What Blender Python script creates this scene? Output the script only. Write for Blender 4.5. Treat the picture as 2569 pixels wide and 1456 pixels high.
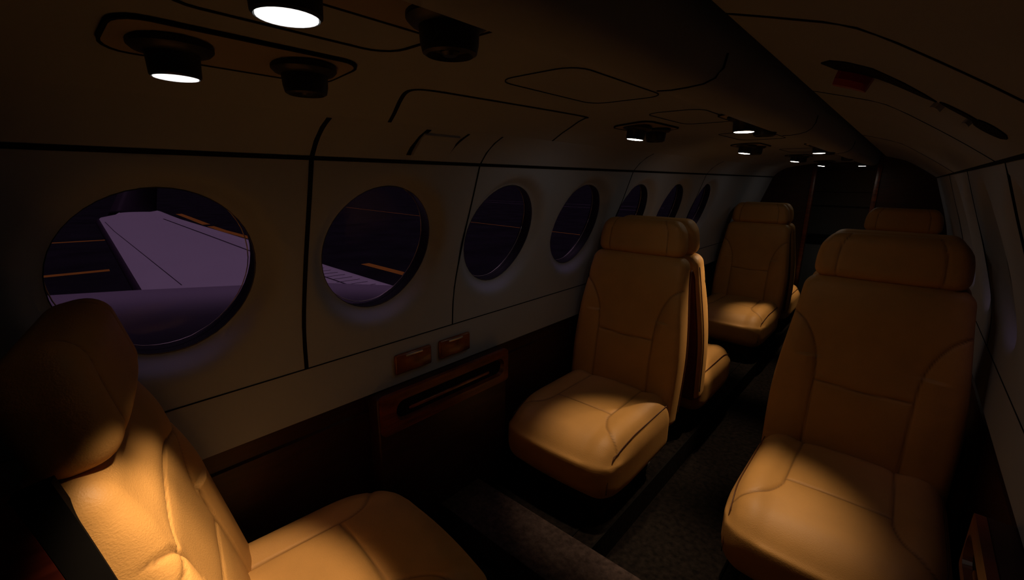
import bpy, bmesh, math, random
from mathutils import Vector, Matrix, noise
random.seed(7)
C = bpy.context.scene.collection
SC = bpy.context.scene
for o in list(bpy.data.objects): bpy.data.objects.remove(o)

# ------------------------------------------------------------------ camera
# cabin axis = +Y (aft), +X towards the right side wall, aisle floor at Z = 0
OX, OZ = 0.41, 1.24                      # eye position over the cabin centre line
YAW, PIT, ROL, FPX = .7195, .2447, .0102, 1119.3
fw = Vector((-math.sin(YAW)*math.cos(PIT), math.cos(YAW)*math.cos(PIT), -math.sin(PIT)))
r0 = Vector((math.cos(YAW), math.sin(YAW), 0)); u0 = r0.cross(fw)
rt = r0*math.cos(ROL)+u0*math.sin(ROL); up = u0*math.cos(ROL)-r0*math.sin(ROL)
cd = bpy.data.cameras.new('camera'); cam = bpy.data.objects.new('camera', cd); C.objects.link(cam)
cd.sensor_width = 36; cd.lens = FPX/2569*36; cd.clip_start = 0.01; cd.clip_end = 500
m = Matrix((rt, up, -fw)).transposed().to_4x4(); m.translation = Vector((OX, 0, OZ)); cam.matrix_world = m
SC.camera = cam
# ------------------------------------------------------------------ sky, exposure
w = bpy.data.worlds.new('dusk'); SC.world = w; w.use_nodes = True
nt = w.node_tree; bg = nt.nodes['Background']
tc = nt.nodes.new('ShaderNodeTexCoord'); sx = nt.nodes.new('ShaderNodeSeparateXYZ'); cr = nt.nodes.new('ShaderNodeValToRGB')
nt.links.new(tc.outputs['Generated'], sx.inputs[0]); nt.links.new(sx.outputs['Z'], cr.inputs[0]); nt.links.new(cr.outputs[0], bg.inputs[0])
cr.color_ramp.elements[0].position = 0.88; cr.color_ramp.elements[0].color = (.002, .001, .004, 1)
cr.color_ramp.elements[1].position = 0.97; cr.color_ramp.elements[1].color = (.85, .50, .86, 1)
bg.inputs[1].default_value = 0.82
SC.view_settings.view_transform = 'Standard'; SC.view_settings.look = 'None'
SC.view_settings.exposure = 0; SC.view_settings.gamma = 1; SC.view_settings.use_curve_mapping = False
SPOT_E = 17.5                             # watts of one reading lamp beam

# ------------------------------------------------------------------ materials
def mat(name, col, rough=.6, bump=None, var=0, vscale=5, metal=0, spec=.5, stretch=None, col2=None):
    M = bpy.data.materials.new(name); M.use_nodes = True
    t = M.node_tree; b = t.nodes['Principled BSDF']
    b.inputs['Base Color'].default_value = (*col, 1); b.inputs['Roughness'].default_value = rough
    b.inputs['Metallic'].default_value = metal; b.inputs['Specular IOR Level'].default_value = spec
    co = t.nodes.new('ShaderNodeTexCoord').outputs['Object']
    if stretch:
        mp = t.nodes.new('ShaderNodeMapping'); mp.inputs['Scale'].default_value = stretch
        t.links.new(co, mp.inputs[0]); co = mp.outputs[0]
    if var:
        n = t.nodes.new('ShaderNodeTexNoise'); n.inputs['Scale'].default_value = vscale; n.inputs['Detail'].default_value = 6
        t.links.new(co, n.inputs[0]); r = t.nodes.new('ShaderNodeValToRGB')
        c2 = col2 or tuple(c*(1+var) for c in col); c1 = tuple(c*(1-var) for c in col)
        r.color_ramp.elements[0].position = .3; r.color_ramp.elements[1].position = .7
        r.color_ramp.elements[0].color = (*c1, 1); r.color_ramp.elements[1].color = (*c2, 1)
        t.links.new(n.outputs[0], r.inputs[0]); t.links.new(r.outputs[0], b.inputs['Base Color'])
    if bump:
        bp = t.nodes.new('ShaderNodeBump'); bp.inputs['Strength'].default_value = bump[0]; bp.inputs['Distance'].default_value = bump[2]
        n = t.nodes.new('ShaderNodeTexNoise'); n.inputs['Scale'].default_value = bump[1]; n.inputs['Detail'].default_value = 4
        t.links.new(co, n.inputs[0]); t.links.new(n.outputs[0], bp.inputs['Height']); t.links.new(bp.outputs[0], b.inputs['Normal'])
    return M
def leather(name, col):
    M = mat(name, col, .52, var=.07, vscale=9, spec=.35)
    t = M.node_tree; b = t.nodes['Principled BSDF']; co = t.nodes.new('ShaderNodeTexCoord').outputs['Object']
    ns = t.nodes.new('ShaderNodeTexNoise'); ns.inputs['Scale'].default_value = 30; t.links.new(co, ns.inputs[0])
    mx = t.nodes.new('ShaderNodeMix'); mx.data_type = 'RGBA'; mx.inputs[0].default_value = .012
    t.links.new(co, mx.inputs[6]); t.links.new(ns.outputs['Color'], mx.inputs[7])
    v = t.nodes.new('ShaderNodeTexVoronoi'); v.inputs['Scale'].default_value = 460; v.feature = 'F1'; t.links.new(mx.outputs[2], v.inputs[0])
    n2 = t.nodes.new('ShaderNodeTexNoise'); n2.inputs['Scale'].default_value = 300; n2.inputs['Detail'].default_value = 5; t.links.new(co, n2.inputs[0])
    # long soft creases
    mp = t.nodes.new('ShaderNodeMapping'); mp.inputs['Scale'].default_value = (38, 9, 9); mp.inputs['Rotation'].default_value = (0, 0, .4); t.links.new(co, mp.inputs[0])
    n3 = t.nodes.new('ShaderNodeTexNoise'); n3.inputs['Scale'].default_value = 1; n3.inputs['Detail'].default_value = 3; t.links.new(mp.outputs[0], n3.inputs[0])
    a = t.nodes.new('ShaderNodeMath'); a.operation = 'MULTIPLY_ADD'; a.inputs[1].default_value = .5
    t.links.new(v.outputs['Distance'], a.inputs[0]); t.links.new(n2.outputs[0], a.inputs[2])
    a2 = t.nodes.new('ShaderNodeMath'); a2.operation = 'MULTIPLY_ADD'; a2.inputs[1].default_value = .5
    t.links.new(n3.outputs[0], a2.inputs[0]); t.links.new(a.outputs[0], a2.inputs[2])
    bp = t.nodes.new('ShaderNodeBump'); bp.inputs['Strength'].default_value = .34; bp.inputs['Distance'].default_value = .0012
    t.links.new(a2.outputs[0], bp.inputs['Height']); t.links.new(bp.outputs[0], b.inputs['Normal'])
    at = t.nodes.new('ShaderNodeAttribute'); at.attribute_name = 'seam'
    src = b.inputs['Base Color'].links[0].from_socket; m2 = t.nodes.new('ShaderNodeMix'); m2.data_type = 'RGBA'
    t.links.new(at.outputs['Fac'], m2.inputs[0]); t.links.new(src, m2.inputs[6]); m2.inputs[7].default_value = (.05, .016, .005, 1)
    t.links.new(m2.outputs[2], b.inputs['Base Color'])
    return M
LEATHER = leather('tan_leather', (.57, .30, .085))
PIPING = mat('leather_piping', (.10, .035, .012), .5, bump=(.2, 300, .001))
SHELL = mat('seat_shell', (.10, .010, .005), .45, var=.3, vscale=12)
SHELL2 = mat('red_mahogany_veneer', (.085, .008, .003), .5, var=.4, vscale=4, stretch=(3, 3, 22), col2=(.12, .016, .005))
PEDESTAL = mat('seat_pedestal', (.012, .009, .008), .7, bump=(.2, 80, .001))
WALL = mat('cream_wall_panel', (.35, .395, .47), .65, var=.04, vscale=3, bump=(.15, 500, .0006), spec=.3)
CEIL = mat('headliner', (.35, .395, .47), .8, var=.04, vscale=4, bump=(.2, 400, .0006), spec=.2)
SEAM = mat('dark_seam', (.006, .005, .004), .8, bump=(.1, 100, .001), spec=.1)
BLACK = mat('black_plastic', (.012, .012, .014), .5, bump=(.1, 200, .0005))
PLATE = mat('service_plate', (.34, .30, .25), .6, bump=(.1, 200, .0005))
WOOD = mat('mahogany', (.11, .018, .007), .35, var=.45, vscale=3, stretch=(3, 3, 22), col2=(.20, .045, .012))
WOODP = mat('burl_mahogany', (.15, .022, .010), .3, var=.4, vscale=22, col2=(.26, .08, .02))
WOODD = mat('dark_mahogany', (.030, .006, .004), .5, var=.4, vscale=3, stretch=(3, 3, 22))
CARPET = mat('carpet', (.012, .010, .008), .95, var=.5, vscale=55, bump=(.9, 420, .003), spec=.05, col2=(.020, .015, .012))
CARPET2 = mat('spar_carpet', (.075, .052, .045), .95, var=.4, vscale=70, bump=(.9, 420, .003), spec=.05)
AFT = mat('aft_panel', (.42, .40, .38), .6, var=.08, vscale=4)
RED = mat('red_plastic', (.30, .012, .010), .4, bump=(.3, 90, .002))
WHITEP = mat('white_paint', (.72, .68, .74), .42, var=.02, vscale=2)
DARKP = mat('deice_boot', (.05, .032, .05), .5, var=.1, vscale=3)
ASPH = mat('asphalt', (.020, .018, .024), .95, var=.3, vscale=.7, bump=(.5, 30, .01), spec=.05)
YEL = mat('yellow_line_paint', (.62, .27, .035), .8, var=.12, vscale=2, spec=.1)
WLINE = mat('white_line_paint', (.35, .30, .33), .8, var=.12, vscale=2, spec=.1)
SEALM = mat('pane_seal', (.60, .55, .52), .25, metal=.5, var=.05)
def glass():
    M = bpy.data.materials.new('window_pane'); M.use_nodes = True; t = M.node_tree; t.nodes.clear()
    o = t.nodes.new('ShaderNodeOutputMaterial'); mx = t.nodes.new('ShaderNodeMixShader'); a = t.nodes.new('ShaderNodeBsdfTransparent'); g = t.nodes.new('ShaderNodeBsdfGlossy')
    a.inputs[0].default_value = (.93, .92, .95, 1); g.inputs['Roughness'].default_value = .03; mx.inputs[0].default_value = .004
    t.links.new(a.outputs[0], mx.inputs[1]); t.links.new(g.outputs[0], mx.inputs[2]); t.links.new(mx.outputs[0], o.inputs[0]); return M
GLASS = glass()
def emit(name, col, s):
    M = bpy.data.materials.new(name); M.use_nodes = True; b = M.node_tree.nodes['Principled BSDF']
    b.inputs['Base Color'].default_value = (.8, .8, .8, 1); b.inputs['Emission Color'].default_value = (*col, 1); b.inputs['Emission Strength'].default_value = s; return M
LENS = emit('lit_lens', (1, .93, .80), 19)
LENSN = emit('lit_lens_dimmed', (1, .99, .95), 1.1)

# ------------------------------------------------------------------ helpers
def U(x, y, z): return Vector((x+OX, y, z+OZ))       # eye-relative measurement -> cabin coordinates
def obj(name, bm, material, parent=None, smooth=True):
    me = bpy.data.meshes.new(name); bmesh.ops.recalc_face_normals(bm, faces=bm.faces) if smooth != 'keep' else None
    bm.to_mesh(me); bm.free()
    if smooth: me.polygons.foreach_set('use_smooth', [True]*len(me.polygons))
    me.materials.append(material)
    o = bpy.data.objects.new(name, me); C.objects.link(o)
    if parent: o.parent = parent
    return o
def sharp(o, deg=35):
    me = o.data; bm = bmesh.new(); bm.from_mesh(me)
    for e in bm.edges:
        if len(e.link_faces) == 2 and e.calc_face_angle(0) > math.radians(deg): e.smooth = False
    bm.to_mesh(me); bm.free(); return o
def tag(o, label, cat, group=None, kind=None):
    if label: o['label'] = label
    if cat: o['category'] = cat
    if group: o['group'] = group
    if kind: o['kind'] = kind
    return o
def struct(name, bm, m, parent=None, smooth=True):
    o = obj(name, bm, m, parent, smooth)
    if smooth: sharp(o)
    if not parent: o['kind'] = 'structure'
    return o
def thing(name, label, cat, loc=(0, 0, 0), rotz=0, group=None):
    o = bpy.data.objects.new(name, None); C.objects.link(o); o.empty_display_size = .05
    o.location = loc; o.rotation_euler = (0, 0, rotz); return tag(o, label, cat, group)
def box(bm, a, b, bev=0):
    lo = [min(p, q) for p, q in zip(a, b)]; hi = [max(p, q) for p, q in zip(a, b)]
    r = bmesh.ops.create_cube(bm, size=1)
    for v in r['verts']: v.co = Vector([lo[i]+(v.co[i]+.5)*(hi[i]-lo[i]) for i in range(3)])
    if bev:
        es = list({e for v in r['verts'] for e in v.link_edges})
        bmesh.ops.bevel(bm, geom=es, offset=bev, segments=2, affect='EDGES', profile=.5)
    return r['verts']
def grid(bm, rows, closed=False):
    vs = [[bm.verts.new(p) for p in r] for r in rows]
    for i in range(len(vs)-1):
        n = len(vs[i])
        for j in range(n if closed else n-1):
            bm.faces.new((vs[i][j], vs[i][(j+1) % n], vs[i+1][(j+1) % n], vs[i+1][j]))
    return vs
def lathe(bm, prof, n=28, M=None, cap=True):
    rows = [[Vector((r*math.cos(2*math.pi*k/n), r*math.sin(2*math.pi*k/n), z)) for k in range(n)] for r, z in prof]
    if M: rows = [[M @ p for p in r] for r in rows]
    vs = grid(bm, rows, True)
    if cap: bm.faces.new(vs[0]); bm.faces.new(list(reversed(vs[-1])))
def tube(bm, pts, r, n=6):
    rows = []
    for i, p in enumerate(pts):
        d = (pts[min(i+1, len(pts)-1)]-pts[max(i-1, 0)]).normalized()
        a = d.cross(Vector((0, 0, 1))); a = a.normalized() if a.length > .05 else d.cross(Vector((1, 0, 0))).normalized()
        b = d.cross(a)
        rows.append([p+a*(r*math.cos(2*math.pi*k/n))+b*(r*math.sin(2*math.pi*k/n)) for k in range(n)])
    vs = grid(bm, rows, True); bm.faces.new(vs[0]); bm.faces.new(list(reversed(vs[-1])))
def spline(pts, n=6):
    out = []
    for i in range(len(pts)-1):
        p0, p1, p2, p3 = pts[max(i-1, 0)], pts[i], pts[i+1], pts[min(i+2, len(pts)-1)]
        for k in range(n):
            t = k/n
            out.append(tuple(.5*((2*b)+(c-a)*t+(2*a-5*b+4*c-d)*t*t+(3*b-a-3*c+d)*t**3) for a, b, c, d in zip(p0, p1, p2, p3)))
    out.append(tuple(pts[-1])); return out
def ss(a, b, x):
    t = max(0, min(1, (x-a)/(b-a))); return t*t*(3-2*t)

# ------------------------------------------------------------------ cabin shell
WPTS = [(-1.06, -.598), (-1.056, -.4625), (-1.043, -.34), (-1.0, -.19), (-.952, -.05), (-.923, .037)]   # side wall, eye-relative
WP = spline(WPTS, 10)
_acc = [0]
for a, b in zip(WP, WP[1:]): _acc.append(_acc[-1]+math.dist(a, b))
SLEN = _acc[-1]
def wall_s(z):                                   # arc length at height z
    for i in range(len(WP)-1):
        if WP[i][1] <= z <= WP[i+1][1]: return _acc[i]+(_acc[i+1]-_acc[i])*(z-WP[i][1])/(WP[i+1][1]-WP[i][1])
    return SLEN
def wall_p(s):
    s = max(0, min(SLEN, s))
    for i in range(len(WP)-1):
        if s <= _acc[i+1]+1e-9:
            t = (s-_acc[i])/(_acc[i+1]-_acc[i]); a, b = WP[i], WP[i+1]
            p = (a[0]+(b[0]-a[0])*t, a[1]+(b[1]-a[1])*t); d = Vector((b[0]-a[0], b[1]-a[1])).normalized(); return p, (-d[1], d[0])
def mirror(x, side): return x if side == 'left' else -.82-x
WR, WRZ = .157, .168
WY0, WPITCH, NW = .185, .461, 7
S0 = wall_s(-.19)
YF, YB = -.62, 4.42                              # front and aft ends of the cabin
def wpt(y, s, off, side):
    p, n = wall_p(s); return U(mirror(p[0]+n[0]*off, side), y, p[1]+n[1]*off)
def lip(rho):                                    # outward offset of the moulded window surround
    return .030*(1-ss(1.0, 1.36, rho))**1.6
def wall(side):
    bm = bmesh.new()
    sa, sb = S0-.232, S0+.2295                    # patch bounds along the wall
    sa = max(sa, .004); sb = min(sb, SLEN-.002)
    N = 48
    def sq(yc, k):
        a = 2*math.pi*k/N; c, s = math.cos(a), math.sin(a)
        hy = WPITCH/2; t = min(hy/abs(c) if abs(c) > 1e-6 else 9, ((sb-S0) if s > 0 else (S0-sa))/abs(s) if abs(s) > 1e-6 else 9)
        return yc+c*t, S0+s*t
    hy = WPITCH/2; snap = {}
    for ca in (math.atan2(sb-S0, hy), math.atan2(sb-S0, -hy), math.atan2(sa-S0, -hy), math.atan2(sa-S0, hy)):
        k = round((ca % (2*math.pi))/(2*math.pi/N)) % N; snap[k] = (hy if math.cos(ca) > 0 else -hy, sb if math.sin(ca) > 0 else sa)
    for w_ in range(-1, NW+2):
        yc = WY0+w_*WPITCH
        if w_ in (-1,) or w_ >= NW:               # plain panels
            y0, y1 = yc-WPITCH/2, yc+WPITCH/2
            if w_ == -1: y0 = YF
            if w_ == NW+1: y1 = YB
            grid(bm, [[wpt(y0+(y1-y0)*j/4, sa+(sb-sa)*i/24, 0, side) for j in range(5)] for i in range(25)]); continue
        rows = []
        for q in [0, .05, .1, .16, .22, .3, .38, .48, .6, .8, 1.0]:
            row = []
            for k in range(N):
                a = 2*math.pi*k/N; ce, se = yc+WR*math.cos(a), S0+WRZ*math.sin(a)
                ye, sE = sq(yc, k) if k not in snap else (yc+snap[k][0], snap[k][1])
                y, s = ce+(ye-ce)*q, se+(sE-se)*q
                rho = math.hypot((y-yc)/WR, (s-S0)/WRZ)
                row.append(wpt(y, s, lip(rho)*(1-ss(.85, 1, q)), side))
            rows.append(row)
        grid(bm, rows, True)
    for (a, b) in ((0, sa), (sb, SLEN)):
        grid(bm, [[wpt(YF+(YB-YF)*j/24, a+(b-a)*i/3, 0, side) for j in range(25)] for i in range(4)])
    struct('wall_'+side, bm, WALL)
wall('left'); wall('right')
n_w = 0
for side in ('left', 'right'):
    for i in range(NW):
        n_w += 1; yc = WY0+i*WPITCH; n = 48
        def ring(k, off, q): a = 2*math.pi*k/n; return wpt(yc+WR*q*math.cos(a), S0+WRZ*q*math.sin(a), off, side)
        bm = bmesh.new()
        grid(bm, [[ring(k, o_, q) for k in range(n)] for o_, q in ((.0295, 1.001), (.034, 1.012), (.060, 1.04), (.078, 1.05), (.078, 1.13), (.032, 1.13), (.0295, 1.001))], True)
        wo = struct('window_%d' % n_w, bm, BLACK)
        bm = bmesh.new(); c1 = [bm.verts.new(ring(k, .070, 1.04)) for k in range(n)]; c2 = [bm.verts.new(ring(k, .074, 1.04)) for k in range(n)]
        bm.faces.new(c1); bm.faces.new(list(reversed(c2)))
        for k in range(n): bm.faces.new((c1[k], c2[k], c2[(k+1) % n], c1[(k+1) % n]))
        obj('pane', bm, GLASS, wo, False)
        bm = bmesh.new()
        rows = []
        for k in range(n+1):
            c = ring(k % n, .066, .995); rows.append(c)
        tube(bm, rows, .0011, 5); obj('pane_seal', bm, SEALM, wo)

# headliner: profile points (eye-relative x, z)
LUP = [(-.923, .037), (-.897, .068), (-.866, .092), (-.83, .11)]
PSU = [(-.83, .11), (-.76, .126), (-.66, .141), (-.56, .149), (-.44, .150), (-.305, .150), (-.300, .124), (-.292, .121), (-.275, .121), (-.258, .125), (-.246, .131), (-.238, .141), (-.234, .156), (-.232, .176), (-.232, .20), (-.236, .235)]
RUP = [(-.200, .235), (-.203, .198), (-.198, .1895), (-.19, .187), (-.13, .170), (-.07, .150), (0, .108), (.06, .068), (.103, .037)]
def strip(bm, prof, y0, y1, ny=2, side='left'):
    grid(bm, [[U(mirror(x, side), y0+(y1-y0)*j/ny, z) for j in range(ny+1)] for x, z in prof])
bm = bmesh.new(); strip(bm, LUP, YF, YB, 12); strip(bm, PSU, YF, YB, 12)
strip(bm, [(-.236, .235), (-.218, .24), (-.200, .235)], YF, YB, 12); strip(bm, spline(RUP[:1]+RUP[1:], 2), YF, YB, 12)
struct('ceiling', bm, CEIL)

# lower walls, side floors, aisle
def quads(bm, pl): 
    for q in pl: bm.faces.new([bm.verts.new(p) for p in q])
ZP, ZA = -1.14, -1.24
for side in ('left', 'right'):
    bm = bmesh.new(); strip(bm, [(-1.06, -.598), (-1.085, -.600), (-1.085, -.655), (-1.078, -.660), (-1.078, -.80), (-1.074, -1.0), (-1.07, ZP)], YF, YB, 12, side)
    struct('baseboard_'+side, bm, WOODD)
bm = bmesh.new()
for side in ('left', 'right'):
    strip(bm, [(-1.08, ZP), (-.80, ZP), (-.579, ZP), (-.577, ZP-.002), (-.577, ZA)], YF, YB, 20, side)
strip(bm, [(-.577, ZA), (-.41, ZA), (-.243, ZA)], YF, YB, 20)
struct('floor', bm, CARPET)
bm = bmesh.new()
for side in ('left', 'right'):                    # raised seat track edge beside the aisle
    x0, x1 = mirror(-.577, side), mirror(-.583, side)
    box(bm, U(x0, 1.0, ZP-.001), U(x1, YB, ZP+.006))
    box(bm, U(mirror(-.652, side), 1.0, ZP-.001), U(mirror(-.660, side), YB, ZP+.004))
struct('trim_1', bm, SEAM, smooth=False)
bm = bmesh.new(); box(bm, U(-1.065, .81, ZP-.09), U(.245, .99, -1.062), .008); struct('floor_spar', bm, CARPET2)

# end bulkheads
bm = bmesh.new(); box(bm, U(-1.12, YF-.02, -1.3), U(.30, YF, .3)); struct('wall_front', bm, WOODD, smooth=False)
bm = bmesh.new()
box(bm, U(-1.12, YB, -1.3), U(-.62, YB+.03, .3)); box(bm, U(-.225, YB, -1.3), U(.30, YB+.03, .3)); box(bm, U(-.62, YB, .135), U(-.225, YB+.03, .3))
struct('wall_back', bm, WOODD, smooth=False)
bm = bmesh.new()                                  # dark wood edging of the doorway
box(bm, U(-.645, YB-.012, ZP), U(-.615, YB+.04, .135), .003); box(bm, U(-.235, YB-.012, ZP), U(-.205, YB+.04, .135), .003)
struct('door_1', bm, WOOD)
# aft compartment behind the doorway
bm = bmesh.new()
box(bm, U(-1.1, 5.55, -1.3), U(.28, 5.58, .3)); box(bm, U(-1.12, YB+.03, -1.3), U(-1.1, 5.58, .3)); box(bm, U(.28, YB+.03, -1.3), U(.30, 5.58, .3)); struct('wall_aft', bm, AFT, smooth=False)
bm = bmesh.new()
grid(bm, [[U(-1.1+1.38*j/16, YB+.03+(5.55-YB-.03)*i/8, .17-.06*(i/8)**2-.05*abs((j-8)/8)**2.5) for j in range(17)] for i in range(9)]); struct('ceiling_aft', bm, CEIL)
bm = bmesh.new(); box(bm, U(-1.1, YB, ZA-.02), U(.28, 5.58, ZA)); struct('floor_aft', bm, CARPET, smooth=False)
bm = bmesh.new()
for z in (-.10, -.235, -.245): box(bm, U(-1.0, 5.543, z), U(.2, 5.551, z+.004))
struct('trim_2', bm, SEAM, smooth=False)
t = thing('storage_cabinet', 'grey low cabinet seen through the doorway at the far back', 'cabinet', U(-.41, 5.35, ZA))
bm = bmesh.new(); box(bm, (-.66, -.18, 0), (.66, .18, .66), .006); obj('body', bm, AFT, t)
bm = bmesh.new(); box(bm, (-.67, -.20, .66), (.67, .18, .72), .006); sharp(obj('countertop', bm, BLACK, t))
for k in (-1, 1):
    bm = bmesh.new(); box(bm, (k*.33-.30, -.19, .08), (k*.33+.30, -.179, .62), .004); d = sharp(obj('door', bm, AFT, t))
    bm = bmesh.new(); box(bm, (k*.06-.008, -.20, .34), (k*.06+.008, -.19, .42), .003); obj('handle', bm, BLACK, d)

# seams and trims on the shell
def arc_strip(bm, prof, y, w_, th=.0016, side='left', inward=None):
    """thin raised strip following a cross-section polyline at station y"""
    pts = [Vector((mirror(x, side), 0, z)) for x, z in prof]; cen = Vector((-.41, 0, -.5)); rows = []
    for i, p in enumerate(pts):
        d = (pts[min(i+1, len(pts)-1)]-pts[max(i-1, 0)]).normalized(); n = Vector((-d.z, 0, d.x))
        if n.dot(cen-p) < 0: n = -n
        a, b = p-n*.002, p+n*th; yy = y(i/(len(pts)-1)) if callable(y) else y
        rows.append([U(a.x, yy-w_/2, a.z), U(b.x, yy-w_/2, b.z), U(b.x, yy+w_/2, b.z), U(a.x, yy+w_/2, a.z)])
    grid(bm, rows, True)
def long_strip(bm, x, z, hw, y0, y1, nx, nz, th=.002):
    n = Vector((nx, 0, nz)).normalized(); t_ = Vector((-n.z, 0, n.x)); p = Vector((x, 0, z))
    q = [p-t_*hw-n*.002, p-t_*hw+n*th, p+t_*hw+n*th, p+t_*hw-n*.002]
    vs = grid(bm, [[U(a.x, y, a.z) for a in q] for y in (y0, y1)], True); bm.faces.new(vs[0]); bm.faces.new(vs[1][::-1])
WALLUP = [p for p in WP if p[1] >= -.465]+spline(LUP, 4)[1:-1]+[(-.838, .106)]
bm = bmesh.new(); long_strip(bm, -.923, .037, .0045, YF, YB, 1, -.4); struct('trim_3', bm, SEAM, smooth=False)
bm = bmesh.new(); long_strip(bm, .103, .037, .004, YF, YB, -1, -.4); struct('trim_4', bm, SEAM, smooth=False)
k_t = 4
for side in ('left', 'right'):
    k_t += 1; bm = bmesh.new(); long_strip(bm, mirror(-1.056, side), -.4625, .0016, YF, YB, 1 if side == 'left' else -1, 0, .001); struct('trim_%d' % k_t, bm, SEAM, smooth=False)
for side, ys in (('left', ((.436, .0095), (.912, .0045), (1.84, .004), (2.76, .004))), ('right', ((.436, .005), (1.10, .0022), (1.84, .003), (2.76, .003)))):
    for y, w_ in ys:
        k_t += 1; bm = bmesh.new(); arc_strip(bm, WALLUP, y, w_, side=side, th=.0012); struct('trim_%d' % k_t, bm, SEAM, smooth=False)
RS = spline(RUP[2:], 4)
for y, w_ in ((.60, .0045), (1.20, .0018), (2.4, .002)):
    k_t += 1; bm = bmesh.new(); arc_strip(bm, RS, y, w_, th=.0012); struct('trim_%d' % k_t, bm, SEAM, smooth=False)
DS = [(x, z) for x, z in PSU if x >= -.293 and z < .19]
for y, w_ in ((.68, .004), (1.48, .0022), (2.5, .002)):
    k_t += 1; bm = bmesh.new(); arc_strip(bm, DS, lambda u, y=y: y-.04*math.cos(u*math.pi)*1.1, w_, th=.0012); struct('trim_%d' % k_t, bm, SEAM, smooth=False)
def ceil_z(x):
    for a, b in zip(PSU, PSU[1:]):
        if a[0] <= x <= b[0]: return a[1]+(b[1]-a[1])*(x-a[0])/(b[0]-a[0])
    return .15
def ceil_line(bm, pts, w_=.003, closed=False):
    pts = [Vector(p+(0,)) for p in pts]; L = []
    for i, p in enumerate(pts): L.append(Vector((p.x, p.y, ceil_z(p.x)-.0002)))
    if closed: L.append(L[0].copy())
    rows = []
    for i, p in enumerate(L):
        d = (L[min(i+1, len(L)-1)]-L[max(i-1, 0)]).normalized(); a = d.cross(Vector((0, 0, 1))).normalized()*w_/2
        rows.append([U(*(p-a)), U(*(p-a-Vector((0, 0, .0012)))), U(*(p+a-Vector((0, 0, .0012)))), U(*(p+a))])
    grid(bm, rows, True)
def rrect(x0, x1, y0, y1, r, n=5):
    out = []
    for cx_, cy_, a0 in ((x1-r, y1-r, 0), (x0+r, y1-r, 90), (x0+r, y0+r, 180), (x1-r, y0+r, 270)):
        out += [(cx_+r*math.cos(math.radians(a0+90*k/n)), cy_+r*math.sin(math.radians(a0+90*k/n))) for k in range(n+1)]
    return out
k_t += 1; bm = bmesh.new()                       # long access panel outline next to the side wall
ceil_line(bm, spline([(-.828, .56), (-.77, .535), (-.71, .505), (-.668, .488), (-.645, .495), (-.636, .53), (-.630, .62), (-.62, .80), (-.615, .955), (-.625, .975)], 5), .007)
ceil_line(bm, spline([(-.625, .975), (-.66, 1.0), (-.74, 1.06), (-.828, 1.12)], 4), .0035)
struct('trim_%d' % k_t, bm, SEAM, smooth=False)
for (x0, x1, y0, y1) in ((-.52, -.37, .55, .84), (-.50, -.37, 1.03, 1.29), (-.52, -.37, 1.60, 1.90), (-.52, -.40, .12, .355), (-.52, -.37, 2.5, 2.8)):
    k_t += 1; bm = bmesh.new(); ceil_line(bm, rrect(x0, x1, y0, y1, .035), .0016 if y0 > .2 else .004, True); struct('trim_%d' % k_t, bm, SEAM, smooth=False)

# ------------------------------------------------------------------ fixtures overhead
def make_light():
    t = thing('reading_light', '', 'reading light')
    bm = bmesh.new(); lathe(bm, [(.040, .0), (.040, -.006), (.036, -.010), (.027, -.012)], 28); sharp(obj('flange', bm, BLACK, t))
    bm = bmesh.new(); lathe(bm, [(.030, -.008), (.0255, -.014), (.0245, -.034), (.0225, -.036), (.0215, -.034)], 28); sharp(obj('barrel', bm, BLACK, t))
    bm = bmesh.new(); lathe(bm, [(.0212, -.0335), (.0212, -.0362), (.018, -.0368)], 24); tag(obj('lens', bm, LENS, t), 'glowing white lens', None)
    return t
def make_vent():
    t = thing('air_vent', '', 'air vent')
    bm = bmesh.new(); lathe(bm, [(.040, .0), (.040, -.006), (.036, -.010), (.027, -.012)], 28); sharp(obj('flange', bm, BLACK, t))
    bm = bmesh.new(); lathe(bm, [(.0285, -.009), (.0275, -.026), (.0255, -.034), (.022, -.036), (.019, -.030), (.008, -.026)], 28); sharp(obj('nozzle', bm, BLACK, t))
    bm = bmesh.new(); lathe(bm, [(.009, -.024), (.009, -.033), (.006, -.036)], 16); sharp(obj('knob', bm, BLACK, t))
    return t
def copy_tree(o, parent=None):
    c = o.copy(); C.objects.link(c); c.parent = parent
    for ch in [q for q in bpy.data.objects if q.parent == o]: copy_tree(ch, c)
    return c
def lamp(x, y, z, ex, tx, ty, tz, size=.6):
    ld = bpy.data.lights.new('reading_beam', 'SPOT'); ld.energy = ex; ld.spot_size = math.radians(size*57.3); ld.spot_blend = .85; ld.shadow_soft_size = .017; ld.color = (1.0, .72, .47)
    lo = bpy.data.objects.new('reading_beam', ld); C.objects.link(lo); lo.location = U(x, y, z)
    lo.rotation_euler = (U(tx, ty, tz)-U(x, y, z)).to_track_quat('-Z', 'Y').to_euler(); return lo
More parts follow.
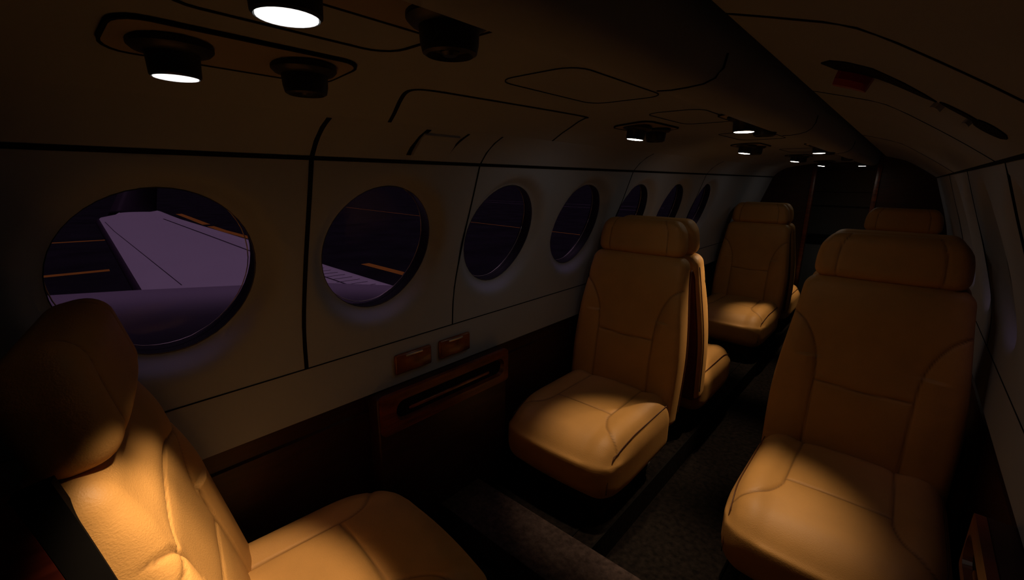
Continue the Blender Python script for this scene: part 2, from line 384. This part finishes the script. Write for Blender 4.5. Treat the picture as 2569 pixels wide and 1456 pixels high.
# (row, x, y, vent y, label for the light, label for the vent, pool target x, tilt)
ROW = [
 (-.638, .157, .298, 'large lit reading light overhead at far left, above the nearest seat', 'black round air vent just right of the far-left lit light', -.66, .165),
 (-.600, 1.200, 1.30, 'lit reading light in the left overhead row, above the middle seat facing us', 'air vent beside the first distant lit light of the left overhead row', -.655, 1.22),
 (-.555, 2.10, 2.21, 'lit reading light second distant one along the left overhead row', 'air vent beside the second distant lit light of the left overhead row', -.62, 2.12),
 (-.545, 3.10, 3.21, 'lit reading light third distant one along the left overhead row', 'air vent beside the third distant lit light of the left overhead row', -.64, 3.12),
 (-.535, 4.02, 4.14, 'tiny lit reading light farthest along the left overhead row', 'tiny air vent farthest along the left overhead row', -.64, 4.1)]
ROW2 = [
 (-.364, .164, .309, 'largest lit reading light, cut off by the top edge of the picture', 'large black cylindrical air vent hanging at the top', None, None),
 (-.325, 1.195, 1.335, 'lit reading light against the central overhead duct, largest of that distant row', 'black air vent against the central duct, largest of that distant row', -.175, 1.20),
 (-.315, 2.24, 2.37, 'lit reading light second distant one against the central duct', 'black air vent second distant one against the central duct', -.2, 2.25),
 (-.315, None, 3.10, None, 'dark air vent without a lit light beside it, against the central duct far back', None, None),
 (-.310, 4.15, 4.27, 'tiny lit reading light farthest back against the central duct', 'tiny air vent farthest back against the central duct', -.2, 4.15)]
L0 = make_light(); LM_FAR = [q for q in L0.children if q.name.startswith('lens')][0].data; LM_NEAR = LM_FAR.copy(); LM_NEAR.materials[0] = LENSN
V0 = make_vent(); used = [False, False]
TILT = {0: (.04, .03), 1: (-.03, -.10)}
for rk, rows in ((0, ROW), (1, ROW2)):
    for i, (x, y, vy, ll, vl, tx, ty) in enumerate(rows):
        zc = ceil_z(x)
        if y is not None:
            l = L0 if not used[0] else copy_tree(L0); used[0] = True
            zl = zc if not (rk == 0) else zc
            l.location = U(x, y, zl-.002); l.rotation_euler = (0.0, 0.0, random.random())
            ln_ = [q for q in l.children if q.name.startswith('lens')][0]; ln_.data = LM_NEAR if i == 0 else LM_FAR
            if rk == 0 and i > 0: l.rotation_euler = (-.05, .10, 0)
            tag(l, ll, 'reading light', 'round reading lights in the overhead rows')
            if tx is not None:
                if rk: lamp(x, y, zl-.0425, SPOT_E*(1.25, 2.2, 1, 1.25)[i-1], (-.235, -.58, 0, -.31)[i-1], (1.19, 1.90, 0, 4.1)[i-1], (-.84, -.52, 0, -.84)[i-1], .72)
                elif i: lamp(x, y, zl-.0425, SPOT_E, x, y, -.84, .66)
                else:
                    lo = lamp(x, y+.014, zl-.0425, SPOT_E*1.45, -.70, .175, -.84, .54); lo.scale = (1, 1.5, 1); lo.data.spot_blend = .6   # oval beam
            else: lamp(x, y, zl-.0425, SPOT_E*2.3, -.73, .045, -.68, .46)   # swivelled towards the nearest backrest
        v = V0 if not used[1] else copy_tree(V0); used[1] = True
        v.location = U(x+(.01 if rk == 0 else .012), vy, zc-.002); tag(v, vl, 'air vent', 'round air vents in the overhead rows')
        # mounting plate shared by the pair
        bm = bmesh.new(); ya = (y if y is not None else vy-.12)-.058; yb = vy+.058; cxp = x+.005
        xr = min(cxp+.056, -.307); pts = rrect(cxp-.056, xr, ya, yb, .03, 5)
        lo_ = [bm.verts.new(U(px, py, ceil_z(px)-.0035)) for px, py in pts]; hi_ = [bm.verts.new(U(px, py, ceil_z(px)+.001)) for px, py in pts]
        bm.faces.new(lo_)
        for k in range(len(pts)): bm.faces.new((lo_[k], lo_[(k+1) % len(pts)], hi_[(k+1) % len(pts)], hi_[k]))
        nm = ['far-left large', 'first distant', 'second distant', 'third distant', 'farthest'][i]
        pl = obj('service_plate', bm, PLATE, None, False)
        tag(pl, ['flat mounting plate of the nearest', 'flat mounting plate of the first distant', 'small mounting plate of the second distant', 'small mounting plate of the third distant', 'tiny mounting plate of the farthest'][i]+(' light and vent, left overhead row' if rk == 0 else (' light and vent, against the central duct' if y is not None else ' fixture against the central duct')), 'mounting plate', 'plates under the overhead fixtures')
        k_t += 0
        bm = bmesh.new(); rim = rrect(cxp-.0575, xr+.001, ya-.0015, yb+.0015, .031, 5)
        rows_ = []
        for (px, py), (qx, qy) in zip(rim, rrect(cxp-.054, xr-.003, ya+.002, yb-.002, .028, 5)):
            rows_.append([U(px, py, ceil_z(px)-.0003), U(px, py, ceil_z(px)-.0042), U(qx, qy, ceil_z(qx)-.0042), U(qx, qy, ceil_z(qx)-.0003)])
        rows_.append(rows_[0]); grid(bm, rows_, True); obj('rim', bm, SEAM, pl, False)

# lidded box on the upper left wall
t = thing('air_outlet', 'small square recessed air outlet flap high on the left wall', 'air outlet', U(-.9, .72, .075))
t.rotation_euler = (0, 0, 0)
def on_up(y, f):                                  # f 0..1 along the upper wall from trim to ceiling edge
    q = spline(LUP, 6); s = f*(len(q)-1); i = min(int(s), len(q)-2); a, b = q[i], q[i+1]; u_ = s-i
    d = Vector((b[0]-a[0], b[1]-a[1])).normalized(); return Vector((a[0]+(b[0]-a[0])*u_, y, a[1]+(b[1]-a[1])*u_)), Vector((d.y, 0, -d.x))
org = Vector((-.9, .72, .075))
bm = bmesh.new(); rows = []
for f in (.22, .35, .5, .65, .78):
    r = []
    for y in (.668, .775):
        p, n = on_up(y, f); r += [p-n*.001, p+n*(.010 if f < .6 else .006)] if y == .668 else [p+n*(.010 if f < .6 else .006), p-n*.001]
    rows.append([q-org for q in r])
vs = grid(bm, rows, True); bm.faces.new(vs[0]); bm.faces.new(vs[-1][::-1]); obj('flap', bm, WALL, t, False)
for y in (.663, .780):
    bm = bmesh.new(); w_ = .006 if y < .7 else .003; rows = []
    for f in (.18, .3, .45, .6, .75, .88):
        p, n = on_up(y+(.012*(f-.2) if y < .7 else .02*(f-.2)), f); rows.append([p+Vector((0, a*w_, 0))+n*b-org for a, b in ((-1, -.001), (-1, .002), (1, .002), (1, -.001))])
    vs = grid(bm, rows, True); bm.faces.new(vs[0]); bm.faces.new(vs[-1][::-1]); obj('slot', bm, SEAM, t, False)

# emergency release: black recessed slot and red handle across the right headliner
RP = spline(RUP[2:], 6)
def rp_at(x):
    for a, b in zip(RP, RP[1:]):
        if a[0] <= x <= b[0]:
            t_ = (x-a[0])/(b[0]-a[0]); d = Vector((b[0]-a[0], 0, b[1]-a[1])).normalized(); return Vector((x, 0, a[1]+(b[1]-a[1])*t_)), Vector((d.z, 0, -d.x))
    return Vector((x, 0, .1)), Vector((0, 0, -1))
t = thing('emergency_release', 'red emergency release handle in a long dark slot on the right ceiling', 'emergency handle', U(-.03, .85, .12)); org = Vector((-.03, .85, .12))
def slot_piece(x0, x1, ya0, ya1, yb0, yb1, th=.0015, n=10):
    bm = bmesh.new(); rows = []
    for k in range(n+1):
        f = k/n; x = x0+(x1-x0)*f; p, nn = rp_at(x); e = math.sin(math.pi*f)**.35 if 0 < f < 1 else .05
        m0, m1 = ya0+(yb0-ya0)*f, ya1+(yb1-ya1)*f; mid = (m0+m1)/2; h = (m1-m0)/2*e
        rows.append([p+nn*b+Vector((0, mid+a*h, 0))-org for a, b in ((-1, -.002), (-1, th), (1, th), (1, -.002))])
    vs = grid(bm, rows, True); bm.faces.new(vs[0]); bm.faces.new(vs[-1][::-1]); return bm
obj('slot', slot_piece(-.135, .003, .795, .895, .838, .878), SEAM, t, False)
obj('slot', slot_piece(.006, .050, .832, .858, .832, .864), SEAM, t, False)
obj('slot', slot_piece(.042, .078, .815, .905, .825, .895), SEAM, t, False)
bm = bmesh.new(); rows = []
for f, hw in ((0, .012), (.12, .017), (.5, .019), (.88, .017), (1, .010)):
    x = -.118+f*.044; p, nn = rp_at(x); c = p+Vector((0, .898+.008*f, 0))
    rows.append([c+nn*b+Vector((0, a*hw, 0))-org for a, b in ((-1, .0), (-1, .012), (-.6, .020), (.6, .020), (1, .012), (1, .0))])
vs = grid(bm, rows, True); bm.faces.new(vs[0]); bm.faces.new(vs[-1][::-1]); tag(obj('handle', bm, RED, t, False), 'red handle', None)
for x0, x1 in ((.000, .012), (.036, .044)):
    bm = slot_piece(x0, x1, .86, .905, .86, .895, .007, 4); obj('latch_tab', bm, CEIL, t, False)

# ------------------------------------------------------------------ side wall furniture
def switch_plate(side, yc, label):
    s = 1 if side == 'left' else -1
    t = thing('ashtray', label, 'ashtray', U(mirror(-1.0575, side), yc, -.535), 0, 'wood-faced ashtrays on the side wall')
    bm = bmesh.new(); box(bm, (-.004*s, -.066, -.031), (.010*s, .066, .031), .006); obj('body', bm, WOODP, t)
    bm = bmesh.new(); box(bm, (.009*s, -.030, .020), (.0125*s, .030, .026), .001); tag(obj('lid_edge', bm, SEALM, t), 'thin metal lid edge', None)
switch_plate('left', .753, 'small red-brown wood-faced ashtray on the left wall, nearer of the two')
switch_plate('left', .918, 'small red-brown wood-faced ashtray on the left wall, farther of the two')
def fold_table(side, y0, label):
    s = 1 if side == 'left' else -1
    t = thing('folding_table', label, 'folding table', U(mirror(-1.06, side), y0, ZP), 0)
    L_ = .535
    bm = bmesh.new(); box(bm, (-.01*s, 0, .02), (.042*s, L_, .54), .006); obj('body', bm, WOODD, t)
    # raised frame round a long finger slot
    bm = bmesh.new()
    def rr(y0, y1, z0, z1, r, x): return [Vector((x, p, q)) for p, q in rrect(y0, y1, z0, z1, r, 5)]
    a = [rr(.005, L_-.005, .425, .545, .012, .040*s), rr(.005, L_-.005, .425, .545, .012, .055*s), rr(.050, L_-.03, .455, .520, .028, .058*s), rr(.058, L_-.038, .461, .512, .024, .044*s)]
    vs = grid(bm, a, True); obj('slot_frame', bm, WOOD, t, False)
    bm = bmesh.new(); vs = grid(bm, [rr(.052, L_-.032, .456, .518, .026, .0455*s), rr(.052, L_-.032, .456, .518, .026, .0425*s)], True); bm.faces.new(vs[0]); bm.faces.new(vs[1][::-1])
    obj('slot', bm, SEAM, t, False)
    bm = bmesh.new(); box(bm, (.044*s, .10, .476), (.052*s, L_-.10, .486), .002); obj('handle', bm, WOODP, t)
fold_table('left', .60, 'dark red wooden fold-down table stowed in the left wall beyond the nearest seat')
fold_table('right', .58, 'dark red wooden fold-down table stowed at the right wall, bottom right corner')

# ------------------------------------------------------------------ seats
def axis_samples(h, r, n, arc=4):
    out = [-h+r-r*math.tan(math.radians(45*(1-k/arc))) for k in range(arc)]
    out += [-h+r+(2*h-2*r)*k/n for k in range(n+1)]
    out += [h-r+r*math.tan(math.radians(45*k/arc)) for k in range(1, arc+1)]
    return out
def rbox(hx, hy, hz, r, nx, ny, nz, fn=None, arc=4):
    bm = bmesh.new(); X, Y, Z = axis_samples(hx, r, nx, arc), axis_samples(hy, r, ny, arc), axis_samples(hz, r, nz, arc); cache = {}
    H = (hx, hy, hz)
    def vert(q):
        key = tuple(round(c, 5) for c in q)
        if key not in cache:
            inn = Vector([max(-h+r, min(h-r, c)) for c, h in zip(q, H)]); d = Vector(q)-inn
            n_ = d.normalized(); p = inn+n_*r
            if fn: p = fn(p, n_)
            cache[key] = bm.verts.new(p)
        return cache[key]
    for ax, A, B in ((0, Y, Z), (1, X, Z), (2, X, Y)):
        for s in (-1, 1):
            for i in range(len(A)-1):
                for j in range(len(B)-1):
                    q = []
                    for a, b in ((A[i], B[j]), (A[i+1], B[j]), (A[i+1], B[j+1]), (A[i], B[j+1])):
                        c = [a, b]; c.insert(ax, s*H[ax]); q.append(vert(c))
                    try: bm.faces.new(q)
                    except ValueError: pass
    return bm
def segd(px, py, pl):
    best = 9
    for (ax, ay), (bx, by) in zip(pl, pl[1:]):
        dx, dy = bx-ax, by-ay; t_ = max(0, min(1, ((px-ax)*dx+(py-ay)*dy)/(dx*dx+dy*dy+1e-12)))
        best = min(best, math.hypot(px-ax-t_*dx, py-ay-t_*dy))
    return best
SEAMV = []
def seamv(d, w_=.0026): return .6*math.exp(-(d/w_)**2)
def add_seam(o):
    a = o.data.attributes.new('seam', 'FLOAT', 'POINT'); assert len(SEAMV) == len(o.data.vertices); a.data.foreach_set('value', SEAMV); SEAMV.clear()
def groove(d, depth=.0045, w_=.0045, pad=.0022):  # stitched seam: narrow valley plus soft pull-in around it
    return depth*math.exp(-(d/w_)**2)+pad*math.exp(-(d/.022)**2)
def sym(pl): return [pl, [(-x, y) for x, y in pl]]
CS = sym(spline([(.112, -.24), (.116, -.10), (.118, .045), (.122, .085), (.143, .125), (.175, .150), (.212, .172), (.228, .180)], 4))+[[(-.118, .05), (0, .054), (.118, .05)]]
def cushion_fn(p, n):
    x, y, z = p
    top = ss(-.02, .6, n.z)
    p = p.copy()
    # plan: slightly narrower rear, rounded waterfall front
    fr = ss(.05, .25, y)
    p.z -= .030*ss(.04, .26, y)**1.6*top+.003*fr*abs(x/.23)**3*top
    p.y += .018*(1-(x/.235)**2)*ss(.1, .24, y)
    p.x *= 1-.05*ss(.10, .25, y)
    # crown and bolsters
    p.z += top*(.030*(1-(x/.24)**2*.75)*(1-(max(0, y-.02)/.24)**2*.8)+.010*ss(.12, .17, abs(x))*(1-ss(.20, .23, abs(x))))
    d = min(segd(x, y, pl) for pl in CS); SEAMV.append(seamv(d)*top)
    p -= Vector((0, 0, 1))*groove(d)*top
    if n.y > .5: p.y += .012*math.sin(max(0, min(1, (z+.1)/.2))*math.pi)
    return p
BZ = .34                                          # backrest half height
BS = sym(spline([(.250, .445), (.225, .432), (.185, .405), (.150, .355), (.128, .295), (.119, .225), (.116, .12), (.118, 0), (.12, -.06)], 4))+[[(-.118, .222), (0, .215), (.118, .222)]]
ARCH = [spline([(.24, .37), (.19, .39), (.10, .42), (0, .435), (-.09, .43), (-.14, .415), (-.185, .405)], 4)]
USE_ARCH = [False]
def back_fn(p, n):
    x, y, z = p; h = z+BZ-.12                      # height above the cushion
    front = ss(0, .6, n.y); p = p.copy()
    wf = 1.03+.015*ss(-.1, .1, h)-.175*ss(.12, .60, h)
    p.x *= wf
    ax = abs(x)
    inner = 1-ss(.105, .16, ax) if h < .30 else 1-ss(.12, .20, ax)*(1-ss(.30, .46, h))
    p.y += front*(.016*(1-inner)-.004*inner+.014*math.exp(-((h-.12)/.16)**2)*inner+.010*math.exp(-((h-.46)/.12)**2))
    d = min(segd(x, h, pl) for pl in (BS+ARCH if USE_ARCH[0] else BS)); SEAMV.append(seamv(d)*front)
    p.y -= front*groove(d)
    p.z -= .010*(ax/.22)**4*ss(.4, .56, h)
    p.y -= ss(.45, .58, h)*.012
    return p
HS = sym(spline([(.118, -.09), (.124, -.03), (.122, .03), (.108, .065), (.09, .09)], 4))
def head_fn(p, n):
    x, y, z = p; p = p.copy(); ax = abs(x)
    p.z -= .020*max(0, (ax-.13)/.05)**2*ss(0, .075, z)
    p.x *= 1-.06*ss(-.03, .08, z)
    p.y += .008*(1-(x/.18)**2)*ss(0, .5, n.y)
    d = min(segd(x, z, pl) for pl in HS); SEAMV.append(seamv(d, .0018)*ss(0, .5, n.y))
    if n.y > 0: p.y -= groove(d, .003, .0035, .001)*ss(0, .5, n.y)
    return p
def lean_mat(lean): return Matrix.Translation((0, -.22, .305)) @ Matrix.Rotation(math.atan(lean/.56), 4, 'X')
MESH = {}
def make_seat(name, label, x, y, facing, lean, turn=0):
    """x, y eye-relative centre of the cushion on the side floor; facing +1 = towards the tail"""
    t = thing(name, label, 'seat', U(x, y, ZP), (0 if facing > 0 else math.pi)+math.radians(turn), 'tan leather cabin seats')
    if not MESH:
        a = obj('seat_cushion', rbox(.240, .245, .105, .070, 84, 86, 8, cushion_fn, 6), LEATHER); add_seam(a); MESH['c'] = a.data
        b = obj('backrest', rbox(.229, .045, BZ, .034, 92, 3, 130, back_fn), LEATHER); add_seam(b); MESH['b'] = b.data
        h = obj('headrest', rbox(.182, .042, .072, .034, 72, 4, 26, head_fn), LEATHER); add_seam(h); MESH['h'] = h.data
        def shell_fn(p, n):
            h_ = p.z+BZ-.12; q = p.copy(); q.x *= 1.03+.015*ss(-.1, .1, h_)-.175*ss(.12, .60, h_); return q
        s = obj('back_shell', rbox(.212, .014, BZ-.015, .012, 20, 2, 30, shell_fn), SHELL); MESH['s'] = s.data
        bm = bmesh.new(); box(bm, (-.165, -.20, .012), (.165, .18, .11), .012); box(bm, (-.175, -.21, .0), (-.135, .19, .02), .004); box(bm, (.135, -.21, .0), (.175, .19, .02), .004)
        pd = obj('pedestal', bm, PEDESTAL); MESH['p'] = sharp(pd).data
        bm = bmesh.new()
        for sx_ in (1,):
            pts = []
            for k in range(41):
                yy = -.20+.40*k/40; q = Vector((sx_*.2105, yy, .092)); p = cushion_fn(Vector((sx_*.2215, yy, .0865)), Vector((sx_*.75, 0, .66)).normalized()); pts.append(p+Vector((sx_*.0008, 0, .0002)))
            for k in range(1, 9):
                a_ = k/8; q = pts[40]+Vector((0, .035*math.sin(a_*1.57), -.12*a_)) ; pts.append(q)
            tube(bm, pts, .0016, 5)
        SEAMV.clear(); pc = obj('piping', bm, PIPING); MESH['pc'] = pc.data
        bm = bmesh.new()
        for sx_ in (1,):
            pts = []
            for k in range(41):
                zz = -BZ+.06+(2*BZ-.10)*k/40; p = back_fn(Vector((sx_*.229, -.030, zz)), Vector((sx_, 0, 0))); pts.append(p+Vector((sx_*.0012, 0, 0)))
            tube(bm, pts, .0022, 5)
        SEAMV.clear(); pb = obj('piping', bm, PIPING); MESH['pb'] = pb.data
        for q in (a, b, h, s, pd, pc, pb): bpy.data.objects.remove(q)
    def part(n_, k, parent, M=None):
        o = bpy.data.objects.new(n_, MESH[k]); C.objects.link(o); o.parent = parent
        if M is not None: o.matrix_local = M
        return o
    part('pedestal', 'p', t)
    c = part('seat_cushion', 'c', t, Matrix.Translation((0, 0, .195 if not turn else .212))); part('piping', 'pc', c); part('piping', 'pc', c, Matrix.Scale(-1, 4, (1, 0, 0)))
    L = lean_mat(lean)
    if turn: L = Matrix.Translation((.045, .060, -.026)) @ Matrix.Rotation(math.radians(-7), 4, 'Z') @ L
    b = part('backrest', 'b', t, L @ Matrix.Translation((0, -.040, BZ-.12))); part('piping', 'pb', b); part('piping', 'pb', b, Matrix.Scale(-1, 4, (1, 0, 0)))
    part('back_shell', 's', t, L @ Matrix.Translation((0, -.074, BZ-.125)))
    if turn:                                      # nearest seat's aisle side: black strip stands in for shade, then red shell panel
        for nm, ya, yb, mt in (('side_shade_strip', -.066, -.034, SEAM), ('side_panel', -.105, -.067, SHELL2)):
            bm = bmesh.new(); rows = []
            for k in range(25):
                h_ = -.06+.635*k/24; wx = .229*(1.03+.015*ss(-.1, .1, h_)-.175*ss(.12, .60, h_))
                rows.append([Vector((wx-.012, ya, h_)), Vector((wx+.003, ya, h_)), Vector((wx+.003, yb, h_)), Vector((wx-.012, yb, h_))])
            vs = grid(bm, rows, True); bm.faces.new(vs[0]); bm.faces.new(vs[-1][::-1]); o = obj(nm, bm, mt, t, False); o.matrix_local = L
    part('headrest', 'h', t, L @ Matrix.Translation((0, -.045 if not turn else -.020, .622)))
    return t
SEATS = [
 (-.785, .348, 1, .130, 'brightly lit tan leather seat at the left edge, seen from its side', -5),
 (-.80, 1.378, -1, .07, 'tan leather seat facing us in the middle beside the left wall, lit cushion'),
 (-.80, 2.185, 1, .07, 'tan leather seat turned away, back to back with the middle seat facing us'),
 (-.80, 3.27, -1, .07, 'tan leather seat facing us farthest back on the left, small'),
 (-.80, 4.09, 1, .07, 'tan leather seat turned away, only its cushion showing behind the farthest left seat'),
 (-.02, 1.395, -1, .07, 'large tan leather seat facing us on the right side, lit at its aisle corner'),
 (-.02, 2.195, 1, .07, 'tan leather seat hidden back to back behind the large right seat'),
 (-.02, 3.27, -1, .07, 'tan leather seat far back on the right, only its headrest and top showing'),
]
for x, y, f, ln, lab, *tn in SEATS:
    st = make_seat('cabin_seat', lab, x, y, f, ln, *tn)
    if tn:
        USE_ARCH[0] = True; SEAMV.clear(); q = obj('arch', rbox(.229, .045, BZ, .034, 92, 3, 130, back_fn), LEATHER); add_seam(q)
        [c for c in st.children if c.name.startswith('backrest')][0].data = q.data; bpy.data.objects.remove(q); USE_ARCH[0] = False

# ------------------------------------------------------------------ outside: wing, engine nacelle, apron
def wz(x): return -1.116-.079*x
t = thing('aircraft_wing', 'pale wing with dark upturned tip and rounded engine nacelle outside the left windows', 'wing', U(-3.3, 1.3, -.86)); org = Vector((-3.3, 1.3, -.86))
LE = [(-2.62, .47), (-4.02, .565), (-5.8, .68), (-7.45, .785), (-7.62, .83), (-7.80, 1.0), (-8.1, 1.12)]
TE = [(-2.62, 2.14), (-3.98, 1.951), (-5.378, 1.799), (-7.109, 1.558), (-7.5, 1.53), (-7.88, 1.507), (-8.1, 1.46)]
def sect(le, te, n=18):
    (xl, yl), (xt, yt) = le, te; c = yt-yl; up_, lo_ = [], []
    for k in range(n+1):
        f = (1-math.cos(math.pi*k/n))/2; x = xl+(xt-xl)*f; y = yl+c*f; th = .6*c*.12*(1.4845*math.sqrt(f)-.63*f-1.758*f*f+1.4215*f**3-.5075*f**4)*2
        flat = .35*th
        up_.append(Vector((x, y, wz(x)+flat-.018))-org); lo_.append(Vector((x, y, wz(x)-th))-org)
    return up_+lo_[::-1][1:-1]
bm = bmesh.new()
secs = []
for i in range(len(LE)-1):
    for k in range(4 if i < 3 else 2):
        f = k/(4 if i < 3 else 2); secs.append(sect(tuple(a+(b-a)*f for a, b in zip(LE[i], LE[i+1])), tuple(a+(b-a)*f for a, b in zip(TE[i], TE[i+1]))))
secs.append(sect(LE[-1], TE[-1])); vs = grid(bm, secs, True); bm.faces.new(vs[0]); bm.faces.new(vs[-1][::-1]); obj('wing_skin', bm, WHITEP, t)
bm = bmesh.new()                                  # dark de-icing boot along the leading edge
rows = []
for i in range(4):
    for k in range(4):
        f = k/4; a = tuple(p+(q-p)*f for p, q in zip(LE[i], LE[i+1])) if i < 3 else LE[3]
        if i == 3 and k: break
        x, y = a; z = wz(x); rows.append([Vector((x, y+dy, z+dz))-org for dy, dz in ((.012, .004), (-.006, -.006), (-.020, -.030), (-.024, -.055), (-.012, -.085), (.03, -.12), (.05, -.10), (.02, -.03))])
vs = grid(bm, rows, True); bm.faces.new(vs[0]); bm.faces.new(vs[-1][::-1]); tag(obj('leading_edge_boot', bm, DARKP, t), 'dark leading edge boot', None)
bm = bmesh.new()
rows = [[Vector((-7.98-.22*(h), .98+.32*h+c*(.50-.18*h), wz(-7.95)+.02+.55*h+dz))-org for c, dz in ((0, 0), (.25, .0), (1, 0))]+[Vector((-8.02-.22*h, .98+.32*h+c*(.50-.18*h), wz(-7.95)+.02+.55*h))-org for c in (.75, .25)] for h in (-.1, 0, .3, .6, 1)]
vs = grid(bm, rows, True); bm.faces.new(vs[0]); bm.faces.new(vs[-1][::-1]); tag(obj('winglet', bm, DARKP, t), 'dark upturned winglet', None)
def wing_line(bm, pts, hw=.006, lift=.006):
    for (x0, y0), (x1, y1) in zip(pts, pts[1:]):
        d = Vector((x1-x0, y1-y0, 0)).normalized(); a = Vector((-d.y, d.x, 0))*hw
        def zz(x, y):
            f0 = 0
            for (la, lb, ta, tb) in zip(LE, LE[1:], TE, TE[1:]):
                if lb[0] <= x <= la[0]:
                    u_ = (x-la[0])/(lb[0]-la[0]); yl = la[1]+(lb[1]-la[1])*u_; yt = ta[1]+(tb[1]-ta[1])*u_; c = yt-yl; f = max(0, min(1, (y-yl)/c))
                    th = .6*c*.12*(1.4845*math.sqrt(f)-.63*f-1.758*f*f+1.4215*f**3-.5075*f**4)*2; return wz(x)+.35*th-.018
            return wz(x)
        N = 10; rows = []
        for k in range(N+1):
            f = k/N; p = Vector((x0+(x1-x0)*f, y0+(y1-y0)*f, 0)); p.z = zz(p.x, p.y)
            rows.append([p+a-org+Vector((0, 0, -.002)), p+a-org+Vector((0, 0, .0015)), p-a-org+Vector((0, 0, .0015)), p-a-org+Vector((0, 0, -.002))])
        grid(bm, rows, True)
bm = bmesh.new(); wing_line(bm, [(-3.95, .80), (-6.5, .80), (-7.2, .82)], .003); wing_line(bm, [(-3.2, 1.80), (-4.80, 1.61), (-7.245, 1.398)], .008)
obj('panel_gap', bm, DARKP, t, False)
for k in range(13):
    x = -3.05-.10*k; bm = bmesh.new(); wing_line(bm, [(x, 1.70+.01*k), (x-.02, 2.03-.012*k)], .004); obj('flap_rib', bm, DARKP, t, False)

wing_t = t; norg = Vector((-2.6, 1.0, -.8))-org
bm = bmesh.new(); rows = []
for y, r_, zc in ((-1.6, .08, -.62), (-1.4, .13, -.63), (-.8, .14, -.60), (0, .15, -.635), (.365, .15, -.672), (.85, .15, -.73), (1.28, .15, -.792), (1.85, .145, -.905), (2.2, .17, -1.03), (2.5, .11, -1.08), (2.7, .04, -1.10)):
    sq_ = lambda v: math.copysign(abs(v)**.62, v)
    rows.append([Vector((r_*sq_(math.cos(2*math.pi*k/32)), y-1.0, zc+.8+r_*1.15*sq_(math.sin(2*math.pi*k/32))-.15*r_)) for k in range(32)])
vs = grid(bm, rows, True); bm.faces.new(vs[0]); bm.faces.new(vs[-1][::-1]); NAC = mat('nacelle_shaded_white', (.32, .28, .34), .9, var=.02, vscale=2); nac = obj('engine_nacelle', bm, NAC, wing_t); nac.location = norg  # white paint darkened, so the nacelle's shade is in its colour
bm = bmesh.new(); lathe(bm, [(.010, -.03), (.04, -.02), (.05, .03), (.045, .04), (.01, .04)], 20, Matrix.Translation((.14, .80, -.10)) @ Matrix.Rotation(1.2, 4, 'Y')); obj('exhaust_stub', bm, DARKP, nac)

bm = bmesh.new(); box(bm, U(-160, -60, -2.55), U(60, 160, -2.5)); g = struct('ground', bm, ASPH, smooth=False)
def gline(pts, w_, M, label, group='painted lines on the apron'):
    bm = bmesh.new()
    for (x0, y0), (x1, y1) in zip(pts, pts[1:]):
        d = Vector((x1-x0, y1-y0, 0)).normalized(); a = Vector((-d.y, d.x, 0))*w_/2
        q = [Vector((x0, y0, 0))+a, Vector((x1, y1, 0))+a, Vector((x1, y1, 0))-a, Vector((x0, y0, 0))-a]
        b1 = [bm.verts.new(U(p.x, p.y, -2.5)) for p in q]; b2 = [bm.verts.new(U(p.x, p.y, -2.497)) for p in q]
        bm.faces.new(b2)
        for k in range(4): bm.faces.new((b1[k], b1[(k+1) % 4], b2[(k+1) % 4], b2[k]))
    o = obj('painted_line', bm, M, None, False); tag(o, label, 'painted line', group); return o
gline([(-16.1, -.6), (-15.9, 1.70)], .34, YEL, 'short yellow ground line seen lowest at the left of the first window')
gline([(-23.9, .4), (-23.5, 2.6)], .30, YEL, 'thin yellow ground line above the lowest one at the left of the first window')
gline([(-11.9, 6.93), (-8.3, 6.83)], .26, YEL, 'broad yellow ground line seen low in the second window')
gline([(-19.3, 6.70), (-24.0, 6.80), (-26.5, 6.98)], .30, YEL, 'yellow ground line just past the wing trailing edge in the first window')
gline([(-27.6, 7.1), (-33.0, 7.6), (-36.5, 7.9)], .34, YEL, 'far yellow ground line near the wing tip in the first window')
gline([(-36, 19.6), (-23.57, 18.6), (-14.46, 17.86), (-7.8, 17.4)], .11, YEL, 'long thin yellow ground line crossing the second, third and fourth windows')
gline([(-45, 34.8), (-31, 35.3), (-17, 35.6)], .10, WLINE, 'faint distant ground line crossing high in the second and third windows, nearer of two')
gline([(-45, 37.2), (-31, 38.9), (-17, 40.5)], .10, WLINE, 'faint distant ground line crossing high in the second and third windows, farther of two')
